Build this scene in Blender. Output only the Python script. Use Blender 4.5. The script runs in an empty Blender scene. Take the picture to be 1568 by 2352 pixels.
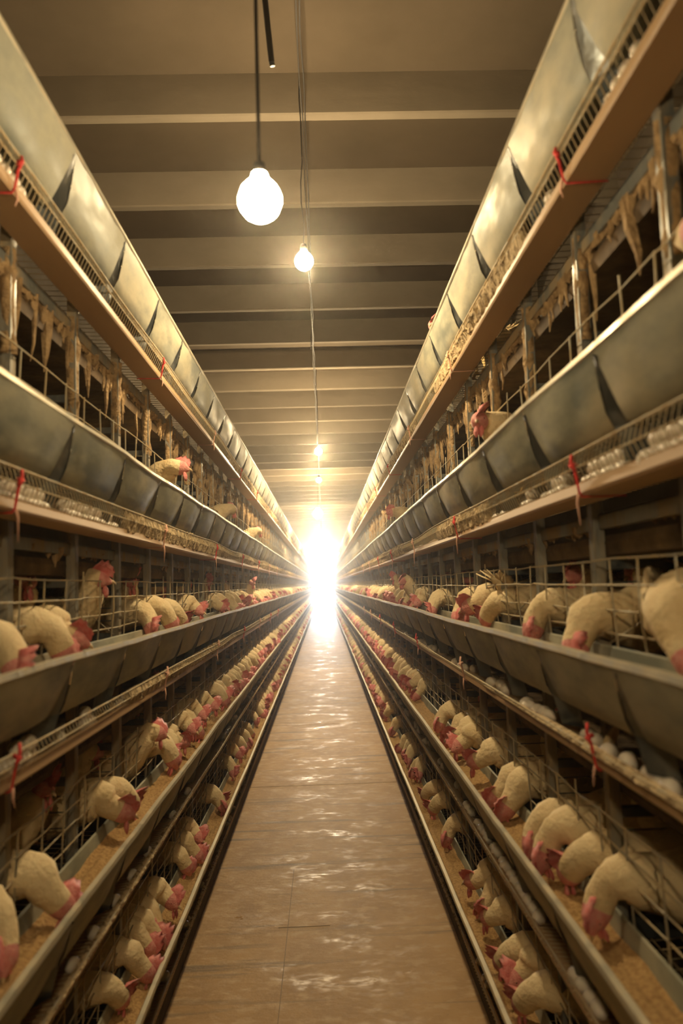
import bpy, math, random
from mathutils import Vector, Matrix, noise as mn
random.seed(7)
C = bpy.context.scene.collection
SC = bpy.context.scene
# ------------------------------------------------------------------ camera, light, exposure
CAM_Z = 1.85
YAW, PITCH, ROLL, FPX = 0.02589, 0.09464, -0.03079, 1750.0
fwd = Vector((math.sin(YAW)*math.cos(PITCH), math.cos(YAW)*math.cos(PITCH), math.sin(PITCH)))
rt0 = Vector((math.cos(YAW), -math.sin(YAW), 0)); up0 = rt0.cross(fwd)
rt = rt0*math.cos(ROLL) + up0*math.sin(ROLL); up = up0*math.cos(ROLL) - rt0*math.sin(ROLL)
cd = bpy.data.cameras.new('camera'); cam = bpy.data.objects.new('camera', cd); C.objects.link(cam)
M = Matrix((rt, up, -fwd)).transposed().to_4x4(); M.translation = (0, 0, CAM_Z); cam.matrix_world = M
cd.sensor_fit = 'VERTICAL'; cd.sensor_height = 36; cd.lens = 36*FPX/2352; cd.clip_start = .05; cd.clip_end = 200
cd.dof.use_dof = True; cd.dof.focus_distance = 5.2; cd.dof.aperture_fstop = 2.2
SC.camera = cam
w = bpy.data.worlds.new('world'); SC.world = w; w.use_nodes = True
w.node_tree.nodes['Background'].inputs[0].default_value = (1, .8, .5, 1); w.node_tree.nodes['Background'].inputs[1].default_value = 0.0
SC.view_settings.view_transform = 'Standard'; SC.view_settings.look = 'None'; SC.view_settings.gamma = 1
SC.view_settings.exposure = 0.62; SC.view_settings.use_curve_mapping = False
cy = SC.cycles; cy.use_denoising = True; cy.max_bounces = 6; cy.diffuse_bounces = 3; cy.glossy_bounces = 3; cy.use_adaptive_sampling = True; cy.adaptive_threshold = .07; cy.adaptive_min_samples = 16; cy.volume_bounces = 0
cy.sample_clamp_indirect = 6.0; cy.caustics_reflective = False; cy.caustics_refractive = False
BULB_RGB = (1.0, .75, .42)
BULB_POWER = 900.0
WINDOW_POWER = 62.0
HAZE = 0.0045
# bulbs: x, y, height, radius; the wide distant pair has glare built into radius
BULBS = [(-.124, 1.709, .9, .052, .10), (-.05, 3.418, 1.5, .044, 1.0), (-.019, 8.497, 1.5, .042, 1.7), (-.03, 10.867, 1.5, .036, 1.9),
         (-.083, 16.037, 1.5, .10, .60), (-.031, 22.787, 1.5, .10, .60), (-.05, 28.5, 1.5, .05, 1.8), (-.05, 34.5, 1.5, .05, 1.8), (-.05, 41.0, 1.5, .05, 1.2),  # last three are unseen bulbs added to light the far section
         (-.05, 47.0, 1.5, .05, 1.2), (-.05, -.55, .45, .042, .42)]  # the first is likewise added for the far section
# ------------------------------------------------------------------ helpers
class MB:
    def __init__(s): s.v = []; s.f = []; s.m = []
    def face(s, idx, m=0): s.f.append(idx); s.m.append(m)
    def box(s, x0, x1, y0, y1, z0, z1, m=0):
        n = len(s.v); s.v += [(x, y, z) for x in (x0, x1) for y in (y0, y1) for z in (z0, z1)]
        for q in ((0,1,3,2),(4,6,7,5),(0,4,5,1),(2,3,7,6),(0,2,6,4),(1,5,7,3)): s.face([n+i for i in q], m)
    def grid(s, rows, m=0, closed=False):
        n = len(s.v); k = len(rows[0])
        for r in rows: s.v += [tuple(p) for p in r]
        for i in range(len(rows)-1):
            for j in range(k if closed else k-1):
                a = n+i*k+j; b = n+i*k+(j+1) % k; s.face([a, b, b+k, a+k], m)
    def tube(s, pts, r, n=5, m=0, caps=True, squash=1.0):
        pts = [Vector(p) for p in pts]; rows = []; prev = None
        for i, p in enumerate(pts):
            t = (pts[min(i+1, len(pts)-1)] - pts[max(i-1, 0)])
            t = t.normalized() if t.length > 1e-9 else Vector((0, 1, 0))
            a = prev if prev is not None else (Vector((0, 0, 1)) if abs(t.z) < .9 else Vector((1, 0, 0)))
            a = (a - t*a.dot(t)); a = a.normalized() if a.length > 1e-6 else t.orthogonal().normalized(); prev = a; b = t.cross(a)
            rr = r[i] if isinstance(r, (list, tuple)) else r
            rows.append([p + a*rr*math.cos(q)*squash + b*rr*math.sin(q) for q in [2*math.pi*j/n for j in range(n)]])
        base = len(s.v); s.grid(rows, m, True)
        if caps:
            s.face(list(range(base+n-1, base-1, -1)), m); e = base+(len(rows)-1)*n; s.face(list(range(e, e+n)), m)
    def mesh(s, name, mats, smooth=False):
        me = bpy.data.meshes.new(name); me.from_pydata(s.v, [], s.f)
        for m in (mats if isinstance(mats, (list, tuple)) else [mats]): me.materials.append(m)
        if any(s.m): me.polygons.foreach_set('material_index', s.m)
        if smooth: me.polygons.foreach_set('use_smooth', [True]*len(s.f))
        me.update(); return me
def add(name, me, parent=None, loc=(0, 0, 0), rot=(0, 0, 0), sc=(1, 1, 1)):
    o = bpy.data.objects.new(name, me); C.objects.link(o); o.location = loc; o.rotation_euler = rot; o.scale = sc
    if parent: o.parent = parent
    return o
def tag(o, label=None, cat=None, group=None, kind=None):
    if label: o['label'] = label
    if cat: o['category'] = cat
    if group: o['group'] = group
    if kind: o['kind'] = kind
    return o
def lathe(mb, prof, n=16, m=0, axis='z'):
    rows = []
    for r, z in prof: rows.append([(r*math.cos(2*math.pi*j/n), r*math.sin(2*math.pi*j/n), z) for j in range(n)])
    mb.grid(rows, m, True)
# ------------------------------------------------------------------ materials
def mat(name, col, rough=.7, metal=0.0, col2=None, scale=8.0, detail=6.0, lo=.4, hi=.62, bump=0.0, bscale=60.0, stretch=(1, 1, 1), rough2=None,
        col3=None, scale3=2.0, lo3=.5, hi3=.7, metal2=None, rnd=0.0, sss=0.0, spec=.5):
    m = bpy.data.materials.new(name); m.use_nodes = True; nt = m.node_tree; N = nt.nodes; L = nt.links
    b = N['Principled BSDF']; b.inputs['Base Color'].default_value = (*col, 1); b.inputs['Roughness'].default_value = rough; b.inputs['Metallic'].default_value = metal
    b.inputs['Specular IOR Level'].default_value = spec
    if sss: b.inputs['Subsurface Weight'].default_value = sss; b.inputs['Subsurface Radius'].default_value = (.02, .008, .005)
    tc = N.new('ShaderNodeTexCoord'); mp = N.new('ShaderNodeMapping'); mp.inputs['Scale'].default_value = stretch
    L.new(tc.outputs['Object'], mp.inputs[0]); vec = mp.outputs[0]
    if rnd:
        oi = N.new('ShaderNodeObjectInfo'); ml = N.new('ShaderNodeMath'); ml.operation = 'MULTIPLY'; ml.inputs[1].default_value = 37.0; L.new(oi.outputs['Random'], ml.inputs[0])
        va = N.new('ShaderNodeVectorMath'); va.operation = 'ADD'; L.new(vec, va.inputs[0]); L.new(ml.outputs[0], va.inputs[1]); vec = va.outputs[0]
    def ramp(sc_, lo_, hi_, det=detail):
        n = N.new('ShaderNodeTexNoise'); n.inputs['Scale'].default_value = sc_; n.inputs['Detail'].default_value = det; n.inputs['Roughness'].default_value = .62; L.new(vec, n.inputs['Vector'])
        r = N.new('ShaderNodeMapRange'); r.inputs['From Min'].default_value = lo_; r.inputs['From Max'].default_value = hi_; L.new(n.outputs['Fac'], r.inputs['Value']); return r.outputs[0]
    def mix(fac, a, bcol):
        x = N.new('ShaderNodeMix'); x.data_type = 'RGBA'; L.new(fac, x.inputs[0])
        if isinstance(a, tuple): x.inputs[6].default_value = (*a, 1)
        else: L.new(a, x.inputs[6])
        x.inputs[7].default_value = (*bcol, 1); return x.outputs[2]
    if col2:
        f = ramp(scale, lo, hi); c = mix(f, col, col2)
        if col3: c = mix(ramp(scale3, lo3, hi3), c, col3)
        L.new(c, b.inputs['Base Color'])
        if rough2 is not None:
            r = N.new('ShaderNodeMapRange'); r.inputs['To Min'].default_value = rough; r.inputs['To Max'].default_value = rough2; L.new(f, r.inputs['Value']); L.new(r.outputs[0], b.inputs['Roughness'])
        if metal2 is not None:
            r = N.new('ShaderNodeMapRange'); r.inputs['To Min'].default_value = metal; r.inputs['To Max'].default_value = metal2; L.new(f, r.inputs['Value']); L.new(r.outputs[0], b.inputs['Metallic'])
    if bump:
        n = N.new('ShaderNodeTexNoise'); n.inputs['Scale'].default_value = bscale; n.inputs['Detail'].default_value = 5; L.new(vec, n.inputs['Vector'])
        bp = N.new('ShaderNodeBump'); bp.inputs['Strength'].default_value = bump; bp.inputs['Distance'].default_value = .01; L.new(n.outputs['Fac'], bp.inputs['Height']); L.new(bp.outputs[0], b.inputs['Normal'])
    return m
def emis(name, col, s):
    m = bpy.data.materials.new(name); m.use_nodes = True; nt = m.node_tree; nt.nodes.remove(nt.nodes['Principled BSDF'])
    e = nt.nodes.new('ShaderNodeEmission'); e.inputs[0].default_value = (*col, 1); e.inputs[1].default_value = s
    nt.links.new(e.outputs[0], nt.nodes['Material Output'].inputs[0]); return m
GALV = mat('galvanised_sheet', (.17, .185, .155), .55, .3, (.36, .35, .26), 9, 10, .38, .64, .5, 6, (1, .35, .9), .85, (.50, .45, .31), 3.6, .50, .68, metal2=0.0, rnd=1)
GALVB = mat('bracket_steel', (.13, .15, .16), .32, .75, (.17, .16, .13), 9, 6, .45, .7, .2, 20, rough2=.7, metal2=.1, rnd=1)
RIM = mat('rim_steel', (.50, .48, .38), .38, .5, (.58, .50, .34), 12, 6, .4, .65, .1, 30, rough2=.6)
POST = mat('post_steel', (.24, .26, .25), .42, .5, (.36, .27, .15), 7, 8, .42, .62, .4, 50, (1, 1, .4), .9, metal2=0)
WIRE = mat('cage_wire', (.42, .40, .32), .45, .5, (.48, .37, .2), 12, 6, .35, .6, rough2=.85, metal2=0)
TRAYW = mat('tray_wire', (.50, .44, .30), .6, .1, (.55, .42, .24), 20, 6, .4, .6, .6, 150, rough2=.9)
BELT = mat('egg_belt_fabric', (.46, .30, .16), .5, 0, (.38, .24, .12), 3, 4, .35, .7, .05, 90, (1, .2, 1))
MANB = mat('manure_belt', (.07, .045, .022), .8, 0, (.20, .13, .06), 6, 6, .4, .7, .4, 30)
CRUST = mat('dung_crust', (.44, .30, .15), .95, 0, (.20, .125, .06), 22, 8, .42, .66, 1.0, 70)
DUST = mat('feather_dust', (.62, .48, .28), .95, 0, (.20, .13, .06), 34, 9, .46, .60, 1.0, 110)
FEED = mat('feed_mash', (.62, .40, .17), .95, 0, (.38, .22, .08), 90, 6, .42, .66, 1.0, 160)
FEATHER = mat('white_feathers', (.84, .68, .41), .85, 0, (.64, .47, .23), 9, 8, .48, .75, .7, 60, sss=.08, rnd=1)
SKIN = mat('face_skin', (.74, .27, .24), .6, 0, (.85, .44, .38), 60, 5, .4, .7, .5, 200, sss=.15)
COMB = mat('comb_skin', (.74, .20, .19), .55, 0, (.86, .38, .34), 50, 5, .45, .7, .6, 250, sss=.2)
BEAK = mat('beak_horn', (.62, .45, .25), .45)
LEGM = mat('leg_scale', (.62, .44, .18), .7)
EYE = mat('hen_eye', (.03, .012, .005), .1)
EGG = mat('egg_shell', (.86, .78, .66), .42, 0, (.80, .66, .50), 14, 4, .5, .8, sss=.1, rnd=1)
RED = mat('red_twine', (.75, .06, .05), .8, 0, (.5, .03, .03), 80, 3)
TWINE = mat('pale_twine', (.72, .42, .30), .85)
CEIL = mat('ceiling_board', (.14, .107, .070), .85, 0, (.105, .08, .05), 1.6, 8, .35, .7, .15, 8, col3=(.10, .07, .04), scale3=.9, lo3=.62, hi3=.8)
BEAM = mat('beam_concrete', (.26, .215, .155), .85, 0, (.20, .165, .115), 3, 8, .35, .7, .2, 15, (.5, 1, 1))
WALLM = mat('wall_plaster', (.14, .11, .08), .9, 0, (.10, .08, .05), 2, 6)
CABLE = mat('black_cable', (.03, .025, .02), .6)
SOCK = mat('socket_plastic', (.6, .55, .45), .5)
BASE = mat('base_shade', (.05, .04, .03), .9, 0, (.1, .075, .045), 12, 6)
JOINT = mat('joint_filler', (.17, .115, .06), .7)
PINKC = mat('pink_clip', (.85, .25, .25), .5)
# floor
def floor_mat():
    m = bpy.data.materials.new('worn_concrete'); m.use_nodes = True; nt = m.node_tree; N = nt.nodes; L = nt.links; b = N['Principled BSDF']
    tc = N.new('ShaderNodeTexCoord')
    def nz(s, st=(1, 1, 1), d=8, r=.6):
        mp = N.new('ShaderNodeMapping'); mp.inputs['Scale'].default_value = st; L.new(tc.outputs['Object'], mp.inputs[0])
        n = N.new('ShaderNodeTexNoise'); n.inputs['Scale'].default_value = s; n.inputs['Detail'].default_value = d; n.inputs['Roughness'].default_value = r; L.new(mp.outputs[0], n.inputs['Vector']); return n.outputs['Fac']
    def mr(x, a, c, lo=0, hi=1):
        r = N.new('ShaderNodeMapRange'); r.inputs['From Min'].default_value = a; r.inputs['From Max'].default_value = c; r.inputs['To Min'].default_value = lo; r.inputs['To Max'].default_value = hi; L.new(x, r.inputs['Value']); return r.outputs[0]
    def mix(f, a, c):
        x = N.new('ShaderNodeMix'); x.data_type = 'RGBA'; L.new(f, x.inputs[0])
        if isinstance(a, tuple): x.inputs[6].default_value = (*a, 1)
        else: L.new(a, x.inputs[6])
        x.inputs[7].default_value = (*c, 1); return x.outputs[2]
    c = mix(mr(nz(3.0, (1, .6, 1)), .35, .68), (.46, .285, .11), (.34, .20, .075))
    c = mix(mr(nz(9.0, (1, 1.6, 1)), .50, .66), c, (.50, .34, .17))
    c = mix(mr(nz(1.6, (.5, 5, 1)), .56, .66), c, (.23, .155, .08))
    c = mix(mr(nz(55, d=3), .70, .76), c, (.10, .065, .035))
    L.new(c, b.inputs['Base Color'])
    g = nz(2.6, (1, 1.6, 1)); g2 = nz(14, (1, 1.7, 1))
    mu = N.new('ShaderNodeMath'); mu.operation = 'MULTIPLY'; L.new(mr(g, .51, .66), mu.inputs[0]); L.new(mr(g2, .42, .62), mu.inputs[1])
    L.new(mr(mu.outputs[0], 0, 1, .60, .22), b.inputs['Roughness']); b.inputs['Specular IOR Level'].default_value = .28
    bp = N.new('ShaderNodeBump'); bp.inputs['Strength'].default_value = .35; bp.inputs['Distance'].default_value = .006; L.new(nz(26, (1, 1.3, 1), 6), bp.inputs['Height']); L.new(bp.outputs[0], b.inputs['Normal'])
    return m
FLOORM = floor_mat()
# ------------------------------------------------------------------ layout numbers
P = .54; Y0 = 1.48 - 4*P; NM = 100; Y1 = Y0 + NM*P
RIMZ = {'A': .418, 'B': 1.042, 'C': 1.683, 'D': 2.310, 'E': 3.073}
SIDE = {'left': (-1, .651), 'right': (1, .55)}
TN = {'A': 'lowest', 'B': 'second-lowest', 'C': 'eye-level', 'D': 'fourth-tier', 'E': 'topmost'}
ZC = CAM_Z + 2.4; YEND = 54.5; YB = -6.0; XW = 1.95
# ------------------------------------------------------------------ the room
mb = MB(); mb.box(-XW, XW, YB, YEND, -.1, 0); tag(add('floor', mb.mesh('floor', FLOORM)), kind='structure')
mb = MB(); mb.box(-XW, XW, YB, YEND, ZC+.225, ZC+.32); ceil = tag(add('ceiling', mb.mesh('ceiling', CEIL)), kind='structure')
mb = MB(); hw = .0325; c_ = .008
mb.v = []; rows = []
prof = [(-hw, .225), (-hw, c_), (-hw+c_, 0), (hw-c_, 0), (hw, c_), (hw, .225)]
mb.grid([[(x, y, z) for y, z in prof] for x in (-XW, XW)]); beam_me = mb.mesh('beam', BEAM)
Yb = 3.722 - 9*.917
while Yb < YEND - .2:
    add('beam', beam_me, ceil, (0, Yb, ZC)); Yb += .917
for nm, s in (('wall_left', -1), ('wall_right', 1)):
    mb = MB(); mb.box(s*XW, s*(XW+.1), YB, YEND, 0, ZC+.3); tag(add(nm, mb.mesh(nm, WALLM)), kind='structure')
mb = MB(); mb.box(-XW, XW, YB-.1, YB, 0, ZC+.3); tag(add('wall_near', mb.mesh('wall_near', WALLM)), kind='structure')
WX0, WX1, WZ0, WZ1 = -1.5, 1.5, .12, ZC-.10
mb = MB(); mb.box(-XW, WX0, YEND, YEND+.15, 0, ZC+.3); mb.box(WX1, XW, YEND, YEND+.15, 0, ZC+.3); mb.box(WX0, WX1, YEND, YEND+.15, 0, WZ0); mb.box(WX0, WX1, YEND, YEND+.15, WZ1, ZC+.3)
tag(add('wall_far', mb.mesh('wall_far', WALLM)), kind='structure')
win = tag(bpy.data.objects.new('window_1', None), kind='structure'); C.objects.link(win); win.location = (0, YEND, 0)
mb = MB(); mb.box(WX0, WX1, .1, .12, WZ0, WZ1); add('pane', mb.mesh('pane', emis('daylight_curtain', (.95, .97, 1.0), WINDOW_POWER)), win)
mb = MB()
for x in (WX0, -.02, WX1-.04): mb.box(x, x+.04, .03, .09, WZ0, WZ1)
for z in (WZ0, WZ1-.04, 2.2): mb.box(WX0, WX1, .03, .09, z, z+.04)
add('window_frame', mb.mesh('window_frame', SOCK), win)
# floor expansion joints and the worn light stripes left as thin saw cuts
mb = MB()
for y, a, b in ((3.35, -.25, .63), (4.35, -.3, -.02), (7.3, -.74, .63), (10.4, -.74, .63)): mb.box(a, b, y, y+.004, 0, .0012)
mb.box(-.25, -.247, 2.3, 5.2, 0, .0012)
tag(add('trim_1', mb.mesh('trim_1', JOINT)), kind='structure')
# ------------------------------------------------------------------ hen geometry
def frames(pts):
    out = []; prev = Vector((0, 0, 1))
    for i, p in enumerate(pts):
        t = (pts[min(i+1, len(pts)-1)] - pts[max(i-1, 0)]).normalized()
        a = prev - t*prev.dot(t)
        if a.length < .2: a = Vector((0, 0, 1)).cross(t).cross(t) * -1
        a.normalize(); prev = a; out.append((t, a, t.cross(a)))
    return out
def spline(P_, n):
    out = []
    for i in range(len(P_)-1):
        p0 = P_[max(i-1, 0)]; p1 = P_[i]; p2 = P_[i+1]; p3 = P_[min(i+2, len(P_)-1)]
        for k in range(n):
            t = k/n
            out.append([.5*((2*b)+(c-a)*t+(2*a-5*b+4*c-d)*t*t+(-a+3*b-3*c+d)*t*t*t) for a, b, c, d in zip(p0, p1, p2, p3)])
    out.append(list(P_[-1])); return out
def hen_parts(head, hdir, seed, lod=2, up_=False):
    """head: head centre (x forward, y sideways, z up); hdir: where the beak points"""
    R = random.Random(seed); H = Vector(head); D = Vector(hdir).normalized(); j = lambda a: R.uniform(-a, a)
    nb = Vector((.055, .02*head[1]/.1, .235)) if up_ else Vector((.07, .2*head[1], .190))
    back = H - D*.045 + (Vector((0, 0, .0)) if up_ else Vector((-.014, 0, .020)))
    mid = (nb + back)*.5 + (Vector((.012, 0, .01)) if up_ else Vector((.022, 0, .022)))
    ctl = [(-.33, j(.02), .30, .010, .008), (-.29, j(.01), .275, .034, .022), (-.235, 0, .235, .058, .052), (-.16, 0, .20, .085, .080), (-.07, 0, .185, .098, .094), (.0, 0, .185, .088, .088),
           (nb.x, nb.y, nb.z, .078, .068), (mid.x, mid.y, mid.z, .060, .055), (back.x, back.y, back.z, .040, .041), (H.x, H.y, H.z, .029, .035),
           (*(H+D*.022+Vector((0, 0, -.003))), .015, .019), (*(H+D*.034+Vector((0, 0, -.006))), .006, .008)]
    ns = 3 if lod == 2 else (2 if lod == 1 else 1); nr = 14 if lod == 2 else (10 if lod == 1 else 7)
    sp = spline(ctl, ns); pts = [Vector(p[:3]) for p in sp]; fr = frames(pts); mb = MB(); rows = []
    for i, (p, (t, a, b)) in enumerate(zip(pts, fr)):
        rw, rh = max(sp[i][3], .003), max(sp[i][4], .003); row = []
        for k in range(nr):
            q = 2*math.pi*k/nr; d = a*math.cos(q)*rh + b*math.sin(q)*rw
            if lod: 
                nn = mn.noise((p+d)*24+Vector((seed, 0, 0)))*.010 + mn.noise((p+d)*60+Vector((seed, 3, 0)))*.004
                if i > len(pts)-3*ns-1: nn *= .25
                d = d*(1+nn/max(rw, .02))
            row.append(p+d)
        rows.append(row)
    mb.grid(rows, 0, True); mb.face(list(range(nr-1, -1, -1))); e = (len(rows)-1)*nr; mb.face(list(range(e, e+nr)), 1)
    hs = len(rows)-1-int(2.6*ns)
    k = 0
    for i in range(len(rows)-1):
        for _ in range(nr): mb.m[k] = 1 if i >= hs else 0; k += 1
    # head frame
    side = D.cross(Vector((0, 0, 1))); side = side.normalized() if side.length > .1 else Vector((0, 1, 0)); U = side.cross(D).normalized()
    def T(f, s_, u_): return H + D*f + side*s_ + U*u_
    flop = R.choice((-1, 1)); out = {'body': mb}
    # comb: lobed blade, flopping to one side at the tip
    cb = MB(); n = 9; lob = [.018, .038, .035, .050, .043, .053, .044, .038, .018]; rowsL = []; rowsR = []
    for k in range(n):
        f = .036 - k*.0105; bz = .026 - .0006*(k-4)**2*.9; h = lob[k]*R.uniform(.9, 1.2)
        b0 = T(f, 0, bz-.006); m1 = T(f-.001, flop*.009, bz+h*.5); t1 = T(f+.004, flop*.026*(h/.03), bz+h*.82)
        th = side*.0035
        rowsL.append([b0-th*1.4, m1-th, t1, m1+th, b0+th*1.4])
    cb.grid(rowsL, 0); out['comb'] = cb
    wt = MB()
    for sg in (-1, 1):
        c0 = T(.012, sg*.009, -.018); rr = [.004, .012, .016, .013, .005]
        wt.tube([c0 + (-U*.006+Vector((0, 0, -.005)))*q + D*(.002*q) for q in range(5)], rr, 7, 0, True, .45)
    out['wattle'] = wt
    bk = MB(); bk.tube([T(.026, 0, -.002), T(.040, 0, -.004), T(.052, 0, -.011)], [.0085, .006, .0012], 7); out['beak'] = bk
    ey = MB()
    for sg in (-1, 1):
        c0 = T(.006, sg*.0225, .007); ey.tube([c0-side*sg*.003, c0, c0+side*sg*.002], [.0048, .0048, .002], 8)
    out['eye'] = ey
    tl = MB()
    for k in range(7):
        a = (k-3)*.16; root = Vector((-.27, a*.10, .27)); tip = Vector((-.345-j(.02), a*.35, .335+j(.015)-abs(a)*.05)); ax = (tip-root)
        wv = ax.cross(Vector((a*.3, 0, 1))).normalized()
        rows = []
        for q in range(5):
            f = q/4; wd = .020*math.sin(math.pi*min(f*.85+.15, 1.0))**.5 + .002; c0 = root+ax*f; th = Vector((0, 0, .0015))
            rows.append([c0-wv*wd, c0+th*2, c0+wv*wd, c0-th*2])
        tl.grid(rows, 0, True)
    out['tail'] = tl
    wg = MB()
    for sg in (-1, 1):
        rows = []
        for q in range(8):
            f = q/7; x = .02-.27*f; zc = .205+.02*f; hh = .062*math.sin(math.pi*(.12+.86*f))**.7+.003; yy = sg*(.095*math.sin(math.pi*(.2+.72*(1-f)*.9))**.5+.006)
            rows.append([(x, yy*1.04, zc+hh), (x, yy+sg*.013, zc+hh*.4), (x, yy+sg*.014, zc-hh*.4), (x-.012*(q % 2), yy*1.02, zc-hh), (x, yy*.85, zc)])
        wg.grid(rows, 0, True)
    out['wing'] = wg
    lg = MB()
    for sg in (-1, 1):
        hip = Vector((-.09, sg*.042, .12)); ank = Vector((-.105, sg*.045, .055)); ft = Vector((-.08, sg*.048, .006))
        lg.tube([hip, ank, ft], [.016, .008, .007], 7)
        for a in (-.6, 0, .6): lg.tube([ft, ft+Vector((.045*math.cos(a), .045*math.sin(a), -.001))], [.006, .003], 5)
        lg.tube([ft, ft+Vector((-.022, 0, 0))], [.005, .003], 5)
    out['leg'] = lg
    return out
PM = {'body': [FEATHER, SKIN], 'comb': COMB, 'wattle': COMB, 'beak': BEAK, 'eye': EYE, 'tail': FEATHER, 'wing': FEATHER, 'leg': LEGM}
def halves(m):
    h = len(m.v)//2; A, B_ = MB(), MB()
    for f, q in zip(m.f, m.m):
        if f[0] < h: A.face(f, q)
        else: B_.face([i-h for i in f], q)
    A.v = m.v[:h]; B_.v = m.v[h:]; return A, B_
def hen_meshes(*a, **k):
    out = {}
    for n, m in hen_parts(*a, **k).items():
        out[n] = [q.mesh('hen_'+n, PM[n], True) for q in (halves(m) if n in ('eye', 'wattle', 'wing', 'leg') else (m,))]
    return out
POSES = {}
# head in hen space; hen stands on the cage floor (z=0); x forward, front of cage at about x=.10
FEEDP = [((.235, 0, .120), (.45, .25, -1)), ((.225, .05, .105), (.5, .6, -.8)), ((.230, -.05, .110), (.5, -.7, -.8)), ((.24, .10, .12), (.3, .9, -.75)),
         ((.24, -.10, .12), (.3, -.9, -.75)), ((.215, .02, .150), (1, .4, -.35)), ((.225, -.03, .165), (.8, -.7, -.25)), ((.245, .0, .10), (.8, 0, -.8))]
for i, (h, d) in enumerate(FEEDP): POSES['feed%d' % i] = (hen_meshes(h, d, i+1, 2), hen_parts(h, d, i+1, 1))
UPP = [((.18, .02, .262), (.8, .6, -.1)), ((.14, .03, .335), (.8, .75, -.15)), ((.13, -.03, .33), (.8, -.8, -.1)), ((.17, 0, .30), (.9, .3, -.3)), ((.06, .01, .34), (.4, 1, 0))]
for i, (h, d) in enumerate(UPP): POSES['up%d' % i] = (hen_meshes(h, d, 20+i, 2, up_=True), hen_parts(h, d, 20+i, 1, up_=True))
def simple_mesh(pp, name):
    mb = MB(); 
    for n, mi in (('body', 0), ('comb', 2), ('wattle', 2)):
        q = pp[n]; b = len(mb.v); mb.v += [tuple(v) for v in q.v]
        for f, m in zip(q.f, q.m): mb.face([b+i for i in f], m if n == 'body' else mi)
    return mb.mesh(name, [FEATHER, SKIN, COMB], True)
SIMPLE = {k: simple_mesh(v[1], 'hen_small') for k, v in POSES.items()}
PROTO = {}
def hen_matrix(side, tier, y, x_in, yaw, sc):
    s, base = SIDE[side]; z = RIMZ[tier]-.125
    ang = (math.pi if s > 0 else 0) + yaw
    return (s*(base+x_in), y, z), (0, 0, ang), (sc, sc, sc)
hens = []   # (side, tier, y, pose, x_in, yaw, scale, detail, note)
FL = {('left','A'): [2.86, 3.08, 3.28, 3.34, 3.44, 3.56, 4.12, 4.32, 4.42, 5.24, 5.31, 6.07, 6.5, 6.91, 7.28, 7.73, 8.32, 8.86],
      ('left','B'): [1.83, 2.11, 2.78, 3.0, 3.70, 3.90, 4.04, 4.28, 4.45, 4.70, 5.08, 5.52, 5.58, 6.05],
      ('left','C'): [1.77, 2.20, 2.33, 3.36, 3.65, 3.98, 4.56, 5.66, 5.75, 6.3, 6.6],
      ('right','A'): [2.70, 2.81, 2.99, 3.28, 3.50, 3.64, 4.37, 4.93, 5.26, 5.80, 5.90, 6.28, 6.6, 6.86, 7.56, 8.42],
      ('right','B'): [1.89, 2.16, 2.27, 2.41, 2.80, 2.97, 3.31, 3.70, 3.80, 4.03, 4.38, 5.66, 5.85],
      ('right','C'): [1.93, 2.42, 3.20, 3.36, 3.69, 4.50, 4.66, 5.4, 5.55, 6.12]}
rr = random.Random(3)
def add_feed(side, tier, y, detail=2):
    s = SIDE[side][0]; pose = 'feed%d' % rr.randrange(8); h = FEEDP[int(pose[-1])][0]; yaw = rr.uniform(-.28, .28); sc = rr.uniform(.95, 1.06)
    x_in = .07 + h[0]*sc + rr.uniform(-.012, .03)
    # place the body so that the head is at y
    a = (math.pi if s > 0 else 0)+yaw; hx, hy = h[0]*sc, h[1]*sc
    dy = hx*math.sin(a)+hy*math.cos(a)
    hens.append([side, tier, y-dy, pose, x_in, yaw, sc, detail, 'feeding'])
for (side, tier), ys in FL.items():
    for y in ys: add_feed(side, tier, y)
for side in ('left', 'right'):
    for tier in 'ABC':
        y = max(FL[(side, tier)])+.12
        while y < (12.0 if tier != 'C' else 11.5):
            add_feed(side, tier, y, 1); y += rr.choice((.10, .13, .16, .2, .34)) if tier != 'C' else rr.choice((.14, .2, .3, .45))
def add_up(side, tier, y, x_in, yaw=0, pose=None, detail=2, note='standing upright', sc=1.0): hens.append([side, tier, y, pose or 'up%d' % rr.randrange(1, 5), x_in, yaw, sc, detail, note])
for y, x in ((3.42, .26), (2.45, .36)): add_up('left', 'B', y, x, .2)
for y, x in ((3.62, .36), (3.05, .42), (2.50, .42), (5.62, .33), (2.85, .30), (4.2, .40), (4.9, .4), (6.9, .3), (8.15, .22)): add_up('left', 'C', y, x, rr.uniform(-.6, .6))
for y, x in ((1.48, .27), (2.60, .46), (2.33, .55), (6.1, .22), (4.2, .42), (5.0, .4), (7.1, .24)): add_up('right', 'C', y, x, rr.uniform(-.6, .6))
hens[-7][5] = 1.0
for y, x in ((3.18, .26),): add_up('right', 'C', y, x+.20, math.pi+rr.uniform(-.4, .4), 'feed%d' % rr.randrange(5), 2, 'turned tail outward')
for y, x in (): add_up('left', 'C', y, x, math.pi+rr.uniform(-.4, .4), 'feed%d' % rr.randrange(5), 2, 'turned tail outward')
hens.append(['right', 'C', 1.66, 'feed1', .25, .9, 1.12, 2, 'leaning over the rim'])
for side, y, x in (('left', 3.82, .20), ('left', 5.78, .18), ('left', 8.2, .18), ('right', 1.36, .27), ('right', 2.92, .20), ('right', 6.4, .2)):
    hens.append([side, 'D', y, 'up0', x, rr.choice((-.5, .5)), 1.0, 2, 'looking out over the rim'])
hens.append(['right', 'E', 4.02, 'up0', .24, .3, 1.0, 2, 'looking out over the rim'])
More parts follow.
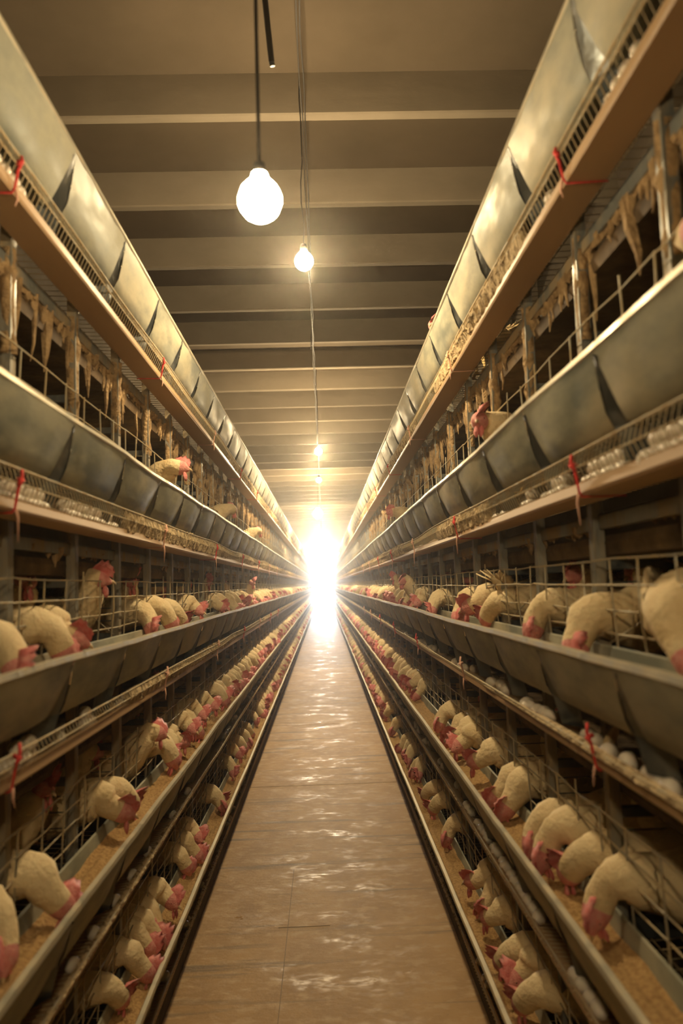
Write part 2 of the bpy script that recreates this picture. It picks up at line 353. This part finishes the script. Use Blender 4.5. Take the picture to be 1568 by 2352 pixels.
for side in ('left', 'right'):
    for y in (2.15, 2.95, 3.35, 3.95, 4.6, 5.2, 5.9, 6.6): add_up(side, 'C', y+rr.uniform(-.1, .1), rr.uniform(.44, .58), rr.uniform(-1.2, 1.2))
    for y in (2.2, 3.1, 4.1, 5.1): add_up(side, 'B', y+rr.uniform(-.1, .1), rr.uniform(.42, .52), rr.uniform(-1.0, 1.0))
nsort = {}
hens.sort(key=lambda h: h[2]); MAXH = 298
near = hens[:MAXH]; rest = hens[MAXH:]
ordn = lambda n: '%d%s' % (n, 'th' if 10 <= n % 100 <= 20 else {1: 'st', 2: 'nd', 3: 'rd'}.get(n % 10, 'th'))
cnt = {}
for (side, tier, y, pose, x_in, yaw, sc, det, note) in near:
    k = (side, tier, note); cnt[k] = cnt.get(k, 0)+1
    loc, rot, s3 = hen_matrix(side, tier, y, x_in, yaw, sc)
    what = {'feeding': 'white hen pecking feed', 'standing upright': 'white hen standing upright in cage', 'turned tail outward': 'white hen turned tail outward',
            'leaning over the rim': 'large white hen leaning over the rim', 'looking out over the rim': 'red-combed white hen looking over the rim'}[note]
    lab = '%s, %s from near end, %s %s tier' % (what, ordn(cnt[k]), TN[tier].replace('-tier', ''), side)
    if det == 2:
        if pose not in PROTO or True:
            r = add('hen', POSES[pose][0]['body'][0], None, loc, rot, s3)
            for n in ('comb', 'wattle', 'beak', 'eye') + (('tail', 'wing', 'leg') if tier in 'CD' or note != 'feeding' else ()):
                for q in POSES[pose][0][n]: add(n, q, r)
    else:
        r = add('hen', SIMPLE[pose], None, loc, rot, s3)
    tag(r, lab, 'hen', 'hens along the %s %s tier' % (TN[tier].replace('-tier', ''), side))
# distant flock as one object
low = {k: hen_parts(h, d, 50+i, 0) for i, (k, h, d) in enumerate([('a',)+FEEDP[0], ('b',)+FEEDP[3], ('c',)+FEEDP[4], ('d',)+FEEDP[5]])}
fm = MB()
def stamp(mb, pp, loc, ang, sc):
    ca, sa = math.cos(ang)*sc, math.sin(ang)*sc
    for n, mi in (('body', 0), ('comb', 2)):
        q = pp[n]; b = len(mb.v); mb.v += [(v[0]*ca-v[1]*sa+loc[0], v[0]*sa+v[1]*ca+loc[1], v[2]*sc+loc[2]) for v in q.v]
        for f, m in zip(q.f, q.m): mb.face([b+i for i in f], m if n == 'body' else mi)
for h in rest:
    loc, rot, s3 = hen_matrix(h[0], h[1], h[2], h[4], h[5], h[6]); stamp(fm, low[rr.choice('abcd')], loc, rot[2], h[6])
for side in ('left', 'right'):
    for tier in 'ABC':
        y = 12.0
        while y < 51:
            s, base = SIDE[side]; stamp(fm, low[rr.choice('abcd')], (s*(base+.30+rr.uniform(-.02, .03)), y, RIMZ[tier]-.125), (math.pi if s > 0 else 0)+rr.uniform(-.3, .3), 1)
            y += rr.choice((.11, .15, .2, .3)) * (1 if y < 30 else 1.6)
tag(add('distant_hens', fm.mesh('distant_hens', [FEATHER, SKIN, COMB], True)), 'crowd of white hens far down both sides of the aisle', 'hens', None, 'stuff')
# ------------------------------------------------------------------ racks
WD = lambda h: .068*min(1, max(0, (h-.022)/.10))**.6
def wob(y, k, a=.003): return mn.noise(Vector((y*1.3, k*7.1, 0)))*a
post_mb = MB()
for a, b, c, d in ((0, .003, -.018, .018), (.003, .030, -.018, -.015), (.003, .030, .015, .018)): post_mb.box(a, b, c, d, 0, 3.0)
post_r = post_mb.mesh('post', POST)
post_mb2 = MB(); post_mb2.v = [(-x, y, z) for x, y, z in post_mb.v]; post_mb2.f = [f[::-1] for f in post_mb.f]; post_mb2.m = post_mb.m[:]
post_l = post_mb2.mesh('post', POST)
def crust_strip(mb, s, u, ztop, y0, y1, step, amp, seed, gap=.0, uth=.012):
    """lumpy crusted band with ragged drips hanging from it"""
    y = y0; rows = []; R = random.Random(seed)
    while y < y1:
        n1 = mn.noise(Vector((y*2.1, seed, 0)))*.5+.5; n2 = mn.noise(Vector((y*17, seed, 5)))*.5+.5
        L_ = amp*(.12+.25*n1*n2) * (0 if n1 < gap else 1)+.002; t = uth*(.4+.9*n2); du = mn.noise(Vector((y*9, seed, 9)))*.01
        rows.append([(s*(u+du-t*.5), y, ztop+.004), (s*(u+du-t*.7), y, ztop-L_*.5), (s*(u+du), y, ztop-L_), (s*(u+du+t*.6), y, ztop-L_*.5), (s*(u+du+t*.5), y, ztop+.004)])
        y += (.012 if y < 12 else .05)*R.uniform(.6, 1.4)
    mb.grid(rows)
    y = y0
    while y < y1:
        n1 = mn.noise(Vector((y*2.1, seed, 0)))*.5+.5
        if n1 >= gap:
            L_ = amp*min(1.5, R.expovariate(1.9)*(.3+n1)); wd = R.uniform(.006, .020)*(1+L_*3); x = s*(u+R.uniform(-.004, .012)); a = R.uniform(-.25, .25)*L_; z0 = ztop-amp*.12
            mb.tube([(x, y, z0+.01), (x+R.uniform(-.003, .003), y+a*.3, z0-L_*.35), (x+R.uniform(-.006, .006), y+a*.7+R.uniform(-.006, .006), z0-L_*.7), (x, y+a, z0-L_)], [wd, wd*.75, wd*.45, .0015], 5)
        y += step*R.uniform(.5, 1.7)
for side in ('left', 'right'):
    s, base = SIDE[side]
    rack = bpy.data.objects.new('cage_rack', None); C.objects.link(rack); rack.location = (s*base, 0, 0)
    tag(rack, 'tall galvanised wire laying cage rack, five tiers, along the %s side of aisle' % side, 'cage rack')
    for k in range(NM): add('post', post_r if s > 0 else post_l, rack, (s*.172, Y0+P*k+.012, 0))
    mb = MB(); mb.box(*sorted((s*.095, s*.115)), Y0, Y1, 0, .11); mb.box(*sorted((s*.115, s*1.1)), Y0, Y1, .09, .11); add('base_shade_rail', mb.mesh('base_shade_rail', BASE), rack)  # dark board and plate stand in for the shade under the rack
    for ti, tier in enumerate('ABCDE'):
        zr = RIMZ[tier]
        # front grille
        mb = MB(); rg = random.Random(ti*9+(s > 0))
        hz = (.205, .145, .082, .030) if tier in 'ABC' else (.20, .115, .05)
        dens = 60 if tier != 'E' else 10
        for hi, h in enumerate(hz):
            pts = []
            for k in range(NM):
                y = Y0+k*P
                for q in ((.02, .20, .37, .52) if k < 40 else (.02, .37)):
                    bend = rg.uniform(-.006, .004) if rg.random() < .4 else 0
                    pts.append((s*(.150+.012*(h < .1)+wob(y+q, hi, .008)), y+q, zr+h+bend+wob(y+q, hi+4, .006)))
            mb.tube(pts, .0027, 5)
        for k in range(NM):
            for q in ((.02, .20, .38) if k < 60 else (.02,)):
                y = Y0+k*P+q+rg.uniform(-.008, .008); pts = [(s*.160, y, zr-.02), (s*(.152+rg.uniform(-.004, .004)), y, zr+.10), (s*.150, y+rg.uniform(-.006, .006), zr+hz[0]+(.03 if rg.random() < .3 else .004))]
                mb.tube(pts, .0027, 5)
            if k % 2 == 0 and k < 40 and tier in 'CD':
                y = Y0+k*P; mb.tube([(s*.165, y+.03, zr-.01), (s*.19, y+.20, zr+.09), (s*.165, y+.44, zr+.0)], .002, 4)
        add('front_grille', mb.mesh('front_grille', WIRE), rack)
        # egg tray: rails, lip wires
        mb = MB(); ky = []
        y = Y0
        while y < Y1: ky.append(y); y += .12 if y < 20 else .5
        w1 = lambda y: wob(y*.7, ti+2*s, .016)*min(1, max(0, (y-1.5)/3)); w2 = lambda y: wob(y*.9, ti+5+2*s, .012)*min(1, max(0, (y-1.5)/3))
        low_ = tier in 'AB' or (tier == 'C' and s > 0); top = .230 if low_ else (.190 if tier == 'C' else .166); mid_ = .236 if low_ else (.215 if tier == 'C' else .203)
        if low_: w1 = lambda y: wob(y*.7, ti+2*s, .006)
        mb.tube([(s*(.058+w2(y)), y, zr-top+w1(y)) for y in ky], .0033, 6)
        if not low_: mb.tube([(s*(.052+w2(y)), y, zr-mid_+w1(y)*.7) for y in ky], .0026, 5)
        y = Y0
        while y < 40:
            a = w1(y); b = w2(y)
            pts = [(s*(.060+b), y, zr-top+a), (s*(.050+b), y, zr-mid_+a*.7), (s*.068, y, zr-.248), (s*.172, y, zr-.258)] if y < 14 else [(s*.06, y, zr-top+a), (s*.055, y, zr-.25)]
            mb.tube(pts, .0013 if y < 14 else .002, 4, caps=False); y += .026 if y < 8 else (.045 if y < 14 else .25)
        tray = add('egg_tray', mb.mesh('egg_tray', TRAYW), rack)
        # sloping cage floor and dusty crust on the tray
        mb = MB(); y = Y0
        for q in range(8): mb.tube([(s*(.20+.07*q), yy, zr-.135+.006*q) for yy in (Y0, Y1)], .002, 4)
        while y < 14: mb.tube([(s*.165, y, zr-.15), (s*.72, y, zr-.12)], .0015, 4, caps=False); y += .05
        add('cage_floor', mb.mesh('cage_floor', WIRE), rack)
        mb = MB(); rows = []; y = Y0 if tier not in 'E' else 1.0
        while y < Y1:
            st = .014 if y < 9 else (.04 if y < 20 else .2)
            th = mn.noise(Vector((y*.55, ti*3.3+s, 0)))*.5+.5; on = max(0, min(1, (th-(.60 if y < 2.8 else (.42 if tier in 'DE' else .52)))*6)) if y < 9 else (.85 if tier in 'DE' else .6)
            n = lambda q: (mn.noise(Vector((y*28, q*3.1, ti+s)))*.016+mn.noise(Vector((y*70, q*5.1, ti+s)))*.009)*on*(.45 if low_ else 1)
            t = .001+(.007 if low_ else .017)*on*(.5+mn.noise(Vector((y*4, ti, s)))); tp = top+.006-.010*on
            rows.append([(s*(.062+n(0)), y, zr-tp+n(1)), (s*(.054-t*.5+n(2)), y, zr-mid_+n(6)*.5), (s*(.064-t*.3+n(3)), y, zr-.243), (s*.080, y, zr-.258), (s*(.085), y, zr-.254+t*.3),
                         (s*(.072+t*.2), y, zr-(mid_*.4+.254*.6)+n(4)), (s*(.064+t*.6), y, zr-mid_+n(5)), (s*(.068+t*.5), y, zr-tp+.002)] if on > .02 else
                        [(s*.09, y, zr-.2595)]*8)
            y += st
        mb.grid(rows, 0, True); add('dust_crust', mb.mesh('dust_crust', DUST), rack)['kind'] = 'stuff'
        # belt support rail and hanging crust
        mb = MB(); mb.box(*sorted((s*.188, s*.206)), Y0, Y1, zr-.335, zr-.295); mb.box(*sorted((s*.188, s*.230)), Y0, Y1, zr-.300, zr-.296)
        add('support_rail', mb.mesh('support_rail', POST), rack)
        if tier in 'BCDE':
            mb = MB(); amp = {'E': .13, 'D': .035, 'C': .02, 'B': .02}[tier]
            crust_strip(mb, s, .200, zr-.322, Y0, 30, .022 if tier == 'E' else .04, amp, ti+s*3, .0)
            if tier == 'E':
                crust_strip(mb, s, .215, zr-.33, 4.2, 40, .05, .20, 11+s, .35, .04)
            add('dung_crust', mb.mesh('dung_crust', CRUST), rack)['kind'] = 'stuff'
        # cage partitions, seen between the near posts
        if tier in 'BCD':
            mb = MB(); mb.box(*sorted((s*.03, s*.55)), -.0008, .0008, -.12, -.06 if tier == 'B' else .0)
            for q in (0, .05, .10, .15, .20): mb.tube([(s*.0, 0, q), (s*.56, 0, q)], .002, 4)
            for q in (.0, .18, .36, .55): mb.tube([(s*q, 0, -.12), (s*q, 0, .21)], .002, 4)
            mb.box(*sorted((s*.0, s*.56)), -.012, .012, .185, .21)
            pme = mb.mesh('partition', GALVB)
            for k in range(3, 19): add('partition', pme, rack, (s*.175, Y0+P*k+.012, zr))
        # crusted post sleeves on the fourth tier
    for k in range(3, 24):
        mb = MB(); rows = []; Rk = random.Random(k*3+int(s > 0))
        for q in range(15):
            z = RIMZ['D']+.02+q*.033; nn = [(.001+.011*Rk.random()**2*(1 if q > 4 else .3)) for _ in range(6)]
            rows.append([(s*(.188+(.017+nn[j])*math.cos(j*math.pi/3)), Y0+P*k+.012+(.019+nn[j])*math.sin(j*math.pi/3), z) for j in range(6)])
        mb.grid(rows[5:] if k % 3 else rows, 0, True); add('dung_crust', mb.mesh('dung_crust', CRUST, True), rack)['kind'] = 'stuff'
    # ---- belts, troughs, feed
    for ti, tier in enumerate('ABCDE'):
        zr = RIMZ[tier]; tn = TN[tier]
        mb = MB(); ys = [Y0+i*1.35 for i in range(41)]
        rows = []
        for y in ys:
            wv = wob(y, ti*2+s, .006)
            rows.append([(s*.160, y, zr-.262), (s*.078, y, zr-.262), (s*(.070+wv), y, zr-.236), (s*(.066+wv), y, zr-.236), (s*(.062+wv*.5), y, zr-.262), (s*.066, y, zr-.268), (s*.160, y, zr-.268)])
        mb.grid(rows, 0, True)
        b = add('egg_belt', mb.mesh('egg_belt', BELT), None, (s*base, 0, 0)); tag(b, 'tan egg belt running under the %s %s feed trough' % (tn, side), 'conveyor belt', 'egg belts under the feed troughs')
        mb = MB(); rows = []
        for y in ys:
            sg = -.012*abs(math.sin(y*2.2+ti))
            rows.append([(s*.208, y, zr-.352), (s*.200, y, zr-.368+sg*.3), (s*.208, y, zr-.392+sg), (s*.7, y, zr-.395+sg), (s*1.15, y, zr-.39), (s*1.15, y, zr-.385), (s*.7, y, zr-.375+sg), (s*.24, y, zr-.375)])
        mb.grid(rows, 0, True)
        b = add('manure_belt', mb.mesh('manure_belt', MANB), None, (s*base, 0, 0) if tier != 'A' else (s*base, 0, .07)); tag(b, 'brown manure belt beneath the %s %s cages' % (tn, side), 'conveyor belt', 'manure belts beneath the cages')
        tr = bpy.data.objects.new('feed_trough', None); C.objects.link(tr); tr.location = (s*base, 0, zr)
        tag(tr, 'galvanised sheet-metal feed trough, %s on the %s side' % (tn, side), 'feed trough', 'feed troughs along the cage racks')
        # rim
        mb = MB(); rows = []; y = Y0
        while y < Y1:
            st = .09 if y < 12 else .5; a = wob(y*1.4, ti+s*2, .005)+(.0025 if (int((y-Y0)/1.62) % 2) else 0); b_ = wob(y*1.1, ti+9+s, .003)
            rows.append([(s*(0+b_), y, a+.002), (s*(-.0025+b_), y, a-.010), (s*(.002+b_), y, a-.014), (s*(.005+b_), y, a-.004), (s*(.0165+b_), y, a-.003), (s*(.0185+b_), y, a-.001), (s*(.015+b_), y, a+.003)])
            y += st
        mb.grid(rows, 0, True); add('trough_rim', mb.mesh('trough_rim', RIM), tr)
        mb = MB(); mb.grid([[(s*.078, y, -.158), (s*.085, y, -.158), (s*.108, y, -.150), (s*.140, y, -.005), (s*.146, y, -.002), (s*.150, y, -.012), (s*.147, y, -.030), (s*.119, y, -.156), (s*.088, y, -.166)] for y in (Y0, Y1)])
        add('trough_channel', mb.mesh('trough_channel', GALV), tr)
        # panels: four slightly different sheets
        vs = []
        for vi in range(4):
            mb = MB(); rows = []; Rv = random.Random(vi+ti*10+int(s > 0))
            for j in range(9):
                f = j/8; row = []
                for i, (u, h) in enumerate(((.001, .008), (.012, .035), (.027, .075), (.045, .12), (.060, .150), (.082, .163))):
                    ys_ = (WD(h))*(1-f)+f*P; bow = -.004*math.sin(math.pi*f)*math.sin(math.pi*h/.16)+Rv.uniform(-.0012, .0012)
                    curl = .010*max(0, f-.86)/.14*max(0, (h-.03)/.13) if vi % 2 else 0
                    row.append((s*(u+bow+curl), ys_, -h))
                rows.append(row)
            mb.grid(rows); vs.append(mb.mesh('trough_panel', GALV, True))
        for k in range(NM): add('trough_panel', vs[random.randrange(4)], tr, (0, Y0+P*k, 0))
        mb = MB(); rows = []
        for i, (u, h) in enumerate(((.003, .020), (.012, .038), (.027, .075), (.045, .12), (.060, .152), (.070, .200), (.076, .225))):
            wd = max(.004, WD(h)); rec = .036*max(0, min(1, (h-.03)/.12)); fl = 0 if h < .155 else .012
            rows.append([(s*(u+rec+.004), -.012, -h), (s*(u+rec), -.002+fl*.3, -h), (s*(u+rec*.5), wd*.5, -h), (s*(u+.003), wd+.004-fl, -h), (s*(u+.006), wd+.006-fl, -h)])
        mb.grid(rows); bm_ = mb.mesh('trough_bracket', GALVB)
        for k in range(NM): add('trough_bracket', bm_, tr, (0, Y0+P*k+random.uniform(-.004, .004), 0))
        # feed
        mb = MB(); rows = []; y = Y0; hy = [h[2] for h in near if h[0] == side and h[1] == tier and h[8] == 'feeding']
        lv = .050 if tier in 'AB' else .075
        while y < Y1:
            st = .02 if y < 10 else (.06 if y < 20 else .4)
            row = []
            for q in range(8):
                u = (.028 if tier in 'AB' else .046)+q*((.136-(.028 if tier in 'AB' else .046))/7); n = mn.noise(Vector((y*6, u*40, ti+s)))*.010+mn.noise(Vector((y*30, u*90, ti)))*.004
                dip = sum(.022*math.exp(-((y-yy)/.045)**2-((u-.07)/.03)**2) for yy in hy if abs(y-yy) < .12)
                row.append((s*u, y, zr-lv+n-dip+(.008 if q in (0, 7) else 0)))
            rows.append([(s*.074, y, zr-lv-.055)]+row+[(s*.112, y, zr-lv-.055)])
            y += st
        mb.grid(rows, 0, True)
        tag(add('chicken_feed', mb.mesh('chicken_feed', FEED), None, (s*base, 0, 0)), 'tan mash feed filling the %s %s trough' % (tn, side), 'feed', 'feed in the troughs', 'stuff')
# ------------------------------------------------------------------ eggs
mb = MB(); prof = []
for k in range(11):
    a = math.pi*k/10; z = -math.cos(a)*.0285; r = .0218*math.sin(a)*(1-.13*math.cos(a)*-1 if False else 1+.10*math.cos(a))
    prof.append((max(r, .0004), z))
lathe(mb, prof, 16); egg_me = mb.mesh('egg', EGG, True)
re_ = random.Random(21)
EG = {('right','C'): [1.47, 1.53, 1.58, 1.69, 1.79, 1.92, 1.97, 2.28, 2.33, 2.38, 2.45, 2.52], ('right','B'): [1.94, 1.99, 2.05, 2.10, 2.46, 2.52, 2.58, 2.63, 2.68, 2.74, 2.80, 2.88, 2.93, 3.03, 3.08, 3.20, 3.26, 3.32, 3.39, 3.55, 3.61, 3.66],
      ('left','B'): [2.28, 2.48, 2.72, 2.95, 3.2, 3.7, 4.1, 5.52, 5.57, 5.62, 5.70, 5.76, 5.85], ('left','C'): [1.87, 1.93, 2.0, 2.21, 2.4, 2.45], ('left','D'): [1.78, 1.85, 1.91, 1.94, 1.98, 2.02, 2.20, 2.25, 2.30, 2.36, 2.42, 2.48, 2.55, 2.63, 2.7],
      ('right','D'): [1.28, 1.32, 1.36, 1.40, 1.44, 1.57, 1.61, 1.66, 1.71, 1.75, 1.79, 1.97, 2.02, 2.07, 2.12, 2.3, 2.35], ('right','E'): [1.36, 1.41, 1.46, 1.51, 1.55, 1.92, 1.97, 2.33, 2.40, 2.46, 2.52, 2.9],
      ('left','E'): [1.68, 1.73, 1.79, 1.84, 1.9, 2.3], ('right','A'): [3.3, 3.36, 3.5, 4.6, 4.66, 4.75, 5.0, 5.1, 5.2, 5.3, 5.4, 5.5, 5.8], ('left','A'): [3.5, 4.0, 4.06, 4.5, 5.6, 5.7, 5.76, 6.0]}
allE = []
for (side, tier), ys in EG.items():
    prev = 0
    for y in sorted(ys): allE.append((y, side, tier, .100+re_.uniform(-.010, .015) if y-prev > .058 else .100) if tier not in 'ABDE' else (y, side, tier, .089))
    y = max(ys)+.3
    while y < 46:
        run = re_.randrange(2, 9) if tier != 'E' else re_.randrange(1, 5)
        for _ in range(run):
            allE.append((y, side, tier, .100+re_.uniform(-.012, .03))); y += re_.uniform(.048, .07)
        y += re_.uniform(.05, .5)
for y, side, tier in [(1.29, 'right', 'D'), (1.34, 'right', 'D'), (1.38, 'right', 'D'), (1.60, 'right', 'D'), (1.69, 'right', 'D'), (1.80, 'left', 'D'), (1.88, 'left', 'D'), (2.23, 'left', 'D'), (2.33, 'left', 'D')]: allE.append((y, side, tier, .137))
for k, lst in EG.items():
    if k[1] in 'DE' or k == ('left', 'C'):
        for a, b in zip(sorted(lst), sorted(lst)[1:]):
            if b-a < .075: allE.append(((a+b)/2, k[0], k[1], 1.100))
allE.sort(); cnt = {}; stuffE = MB()
lowp = MB(); lathe(lowp, [(max(.0004, .0215*math.sin(math.pi*k/5)), -.0285*math.cos(math.pi*k/5)) for k in range(6)], 7)
ne = 0
for y, side, tier, u in allE:
    s, base = SIDE[side]; z = RIMZ[tier]-.260+.0218+(.034 if u > 1 else 0); u = u-1 if u > 1 else u; yaw = re_.uniform(-1, 1)*.9
    if ne < 298:
        ne += 1; k = (side, tier); cnt[k] = cnt.get(k, 0)+1
        r = add('egg', egg_me, None, (s*(base+u), y, z), (math.pi/2, 0, yaw), (re_.uniform(.93, 1.04),)*3)
        tag(r, 'white egg, %s from near end on the %s %s egg belt' % (ordn(cnt[k]), TN[tier], side), 'egg', 'eggs on the %s %s belt' % (TN[tier], side))
    else:
        b = len(stuffE.v); ca, sa = math.cos(yaw), math.sin(yaw)
        stuffE.v += [(s*(base+u)+v[0]*ca+v[2]*sa, y+v[0]*-sa+v[2]*ca, z+v[1]) for v in lowp.v]
        for f in lowp.f: stuffE.face([b+i for i in f])
tag(add('distant_eggs', stuffE.mesh('distant_eggs', EGG, True)), 'white eggs lying on the belts far down the aisle', 'eggs', None, 'stuff')
# ------------------------------------------------------------------ twine ties
n_t = {}
for side in ('left', 'right'):
    s, base = SIDE[side]
    for tier in 'CDE':
        for k in range(7):
            y = 1.75+k*1.64+(.0 if tier == 'E' else .02); zr = RIMZ[tier]; Rk = random.Random(k*7+ord(tier)+int(s > 0)); col = RED if k == 0 or Rk.random() < .4 else TWINE; j = lambda a: Rk.uniform(-a, a)
            mb = MB(); r0 = .0032
            mb.tube([(s*.050, y+.02, zr-.170), (s*.044, y+.008, zr-.19), (s*.050, y, zr-.215), (s*.057, y-.002, zr-.262), (s*.064, y, zr-.272), (s*.11, y-.004, zr-.2725), (s*.165, y-.008, zr-.272)], [r0*1.2, r0*1.4, r0*1.3, r0, r0*.8, r0*.7, r0*.7], 6)
            mb.tube([(s*.055, y+.004, zr-.195), (s*.040, y-.006, zr-.198), (s*.045, y-.012, zr-.21)], [.006, .007, .004], 6)
            mb.tube([(s*.056, y, zr-.262), (s*.054, y+.004+j(.01), zr-.285), (s*.053, y+j(.01), zr-.31-.03*(tier == 'D'))], [r0*1.1, r0, r0*.4], 5, 1 if col is RED else 0)
            n_t[(side, tier)] = n_t.get((side, tier), 0)+1
            o = add('twine_tie', mb.mesh('twine_tie', [col, TWINE], True), None, (s*base, 0, 0))
            tag(o, '%s twine tie, %s from near end on the %s %s egg belt' % ('red' if col is RED else 'faded pink', ordn(n_t[(side, tier)]), TN[tier], side), 'twine tie', 'twine ties on the egg belts')
# ------------------------------------------------------------------ bulbs and cables
BM = emis('bulb_glow', BULB_RGB, BULB_POWER)
nb_ = 0
for (x, y, zz, r, pw) in BULBS:
    nb_ += 1; z = CAM_Z+zz
    root = bpy.data.objects.new('light_bulb', None); C.objects.link(root); root.location = (x, y, z)
    wh = {1: 'largest and nearest glowing bulb', 2: 'second nearest glowing bulb'}.get(nb_, '%s glowing bulb from the near end' % ordn(nb_)) if y > 0 else 'glowing bulb behind the viewpoint'
    tag(root, wh+' hanging on its dark cord over the aisle', 'light bulb', 'bulbs hanging over the aisle')
    mb = MB(); prof = [(.0005, -r)]+[(r*math.sin(a), -r*math.cos(a)) for a in [math.pi*k/9 for k in range(1, 8)]]+[(r*.42, r*.98), (r*.36, r*1.25)]
    lathe(mb, prof, 12); me = mb.mesh('glass', emis('bulb_glow_%d' % nb_, BULB_RGB, BULB_POWER*pw), True); g = add('glass', me, root)
    mb = MB(); lathe(mb, [(.001, .03+r*1.2), (.013, .028+r*1.2), (.017, .01+r*1.2), (.017, -.015+r*1.2), (.014, -.02+r*1.2)], 12); add('socket', mb.mesh('socket', CABLE, True), root)
    mb = MB(); top = ZC-CAM_Z-zz+.22 if nb_ != 2 else ZC-CAM_Z-zz; Rk = random.Random(nb_); n = 8
    mb.tube([(Rk.uniform(-.006, .006)*(k not in (0, n)) if nb_ > 1 else 0, 0, r*1.2+.02+(top-r*1.2-.02)*k/n) for k in range(n+1)], .0045 if nb_ == 1 else .003, 6); add('cord', mb.mesh('cord', CABLE), root)
mb = MB(); Rk = random.Random(4)
for off in (0, .012):
    pts = []; y = 1.2
    while y < 50:
        sag = -.03*abs(math.sin(y*1.7))-.02
        pts.append((-.045+off+Rk.uniform(-.006, .006), y, ZC-.012+sag*Rk.uniform(.5, 1.2))); y += .31 if y < 14 else .9
    mb.tube(pts, .0032, 5)
mb.tube([(-.045, 6.9, ZC-.03), (-.06, 6.95, ZC-.12), (-.062, 7.1, ZC-.16), (-.05, 7.2, ZC-.03)], .003, 5)
tag(add('power_cable', mb.mesh('power_cable', CABLE)), 'thin sagging twin power cable strung lengthwise under the ceiling beams', 'cable')
mb = MB(); mb.tube([(-.18, 2.62, ZC+.22), (-.165, 2.66, ZC-.12), (-.15, 2.70, ZC-.32), (-.142, 2.72, ZC-.42)], .011, 8); wire = add('cut_cable', mb.mesh('cut_cable', CABLE))
tag(wire, 'short thick dark cable end dangling from ceiling beside the lamp cord', 'cable')
mb = MB(); mb.tube([(-.142, 2.72, ZC-.418), (-.139, 2.724, ZC-.435)], .010, 8); add('metal_tip', mb.mesh('metal_tip', GALVB), wire)
# stray feather in the right egg tray
mb = MB(); rows = []
for k in range(7):
    f = k/6; wd = .018*math.sin(math.pi*(.1+.85*f)); rows.append([(-wd, .0, .09*f), (0, .003, .09*f), (wd, .004*math.sin(6*f), .09*f), (0, -.003, .09*f)])
mb.grid(rows, 0, True)
tag(add('feather', mb.mesh('feather', FEATHER), None, (.55+.095, 1.84, RIMZ['C']-.262), (.2, .5, .4)), 'white loose feather sticking up between eggs on the eye-level right belt', 'feather')
# ------------------------------------------------------------------ haze added for the glow around bulbs and far window
if HAZE:
    hz = bpy.data.materials.new('glow_volume'); hz.use_nodes = True; nt = hz.node_tree; nt.nodes.remove(nt.nodes['Principled BSDF'])
    v = nt.nodes.new('ShaderNodeVolumeScatter'); v.inputs['Color'].default_value = (1, .95, .85, 1); v.inputs['Density'].default_value = HAZE; v.inputs['Anisotropy'].default_value = .90
    nt.links.new(v.outputs[0], nt.nodes['Material Output'].inputs['Volume'])
    mb = MB(); mb.box(-XW+.01, XW-.01, YB+.01, YEND-.01, .005, ZC+.22)
    tag(add('glow_haze', mb.mesh('glow_haze', hz)), 'thin haze added for the glow around the bulbs and far window', 'haze', None, 'stuff')
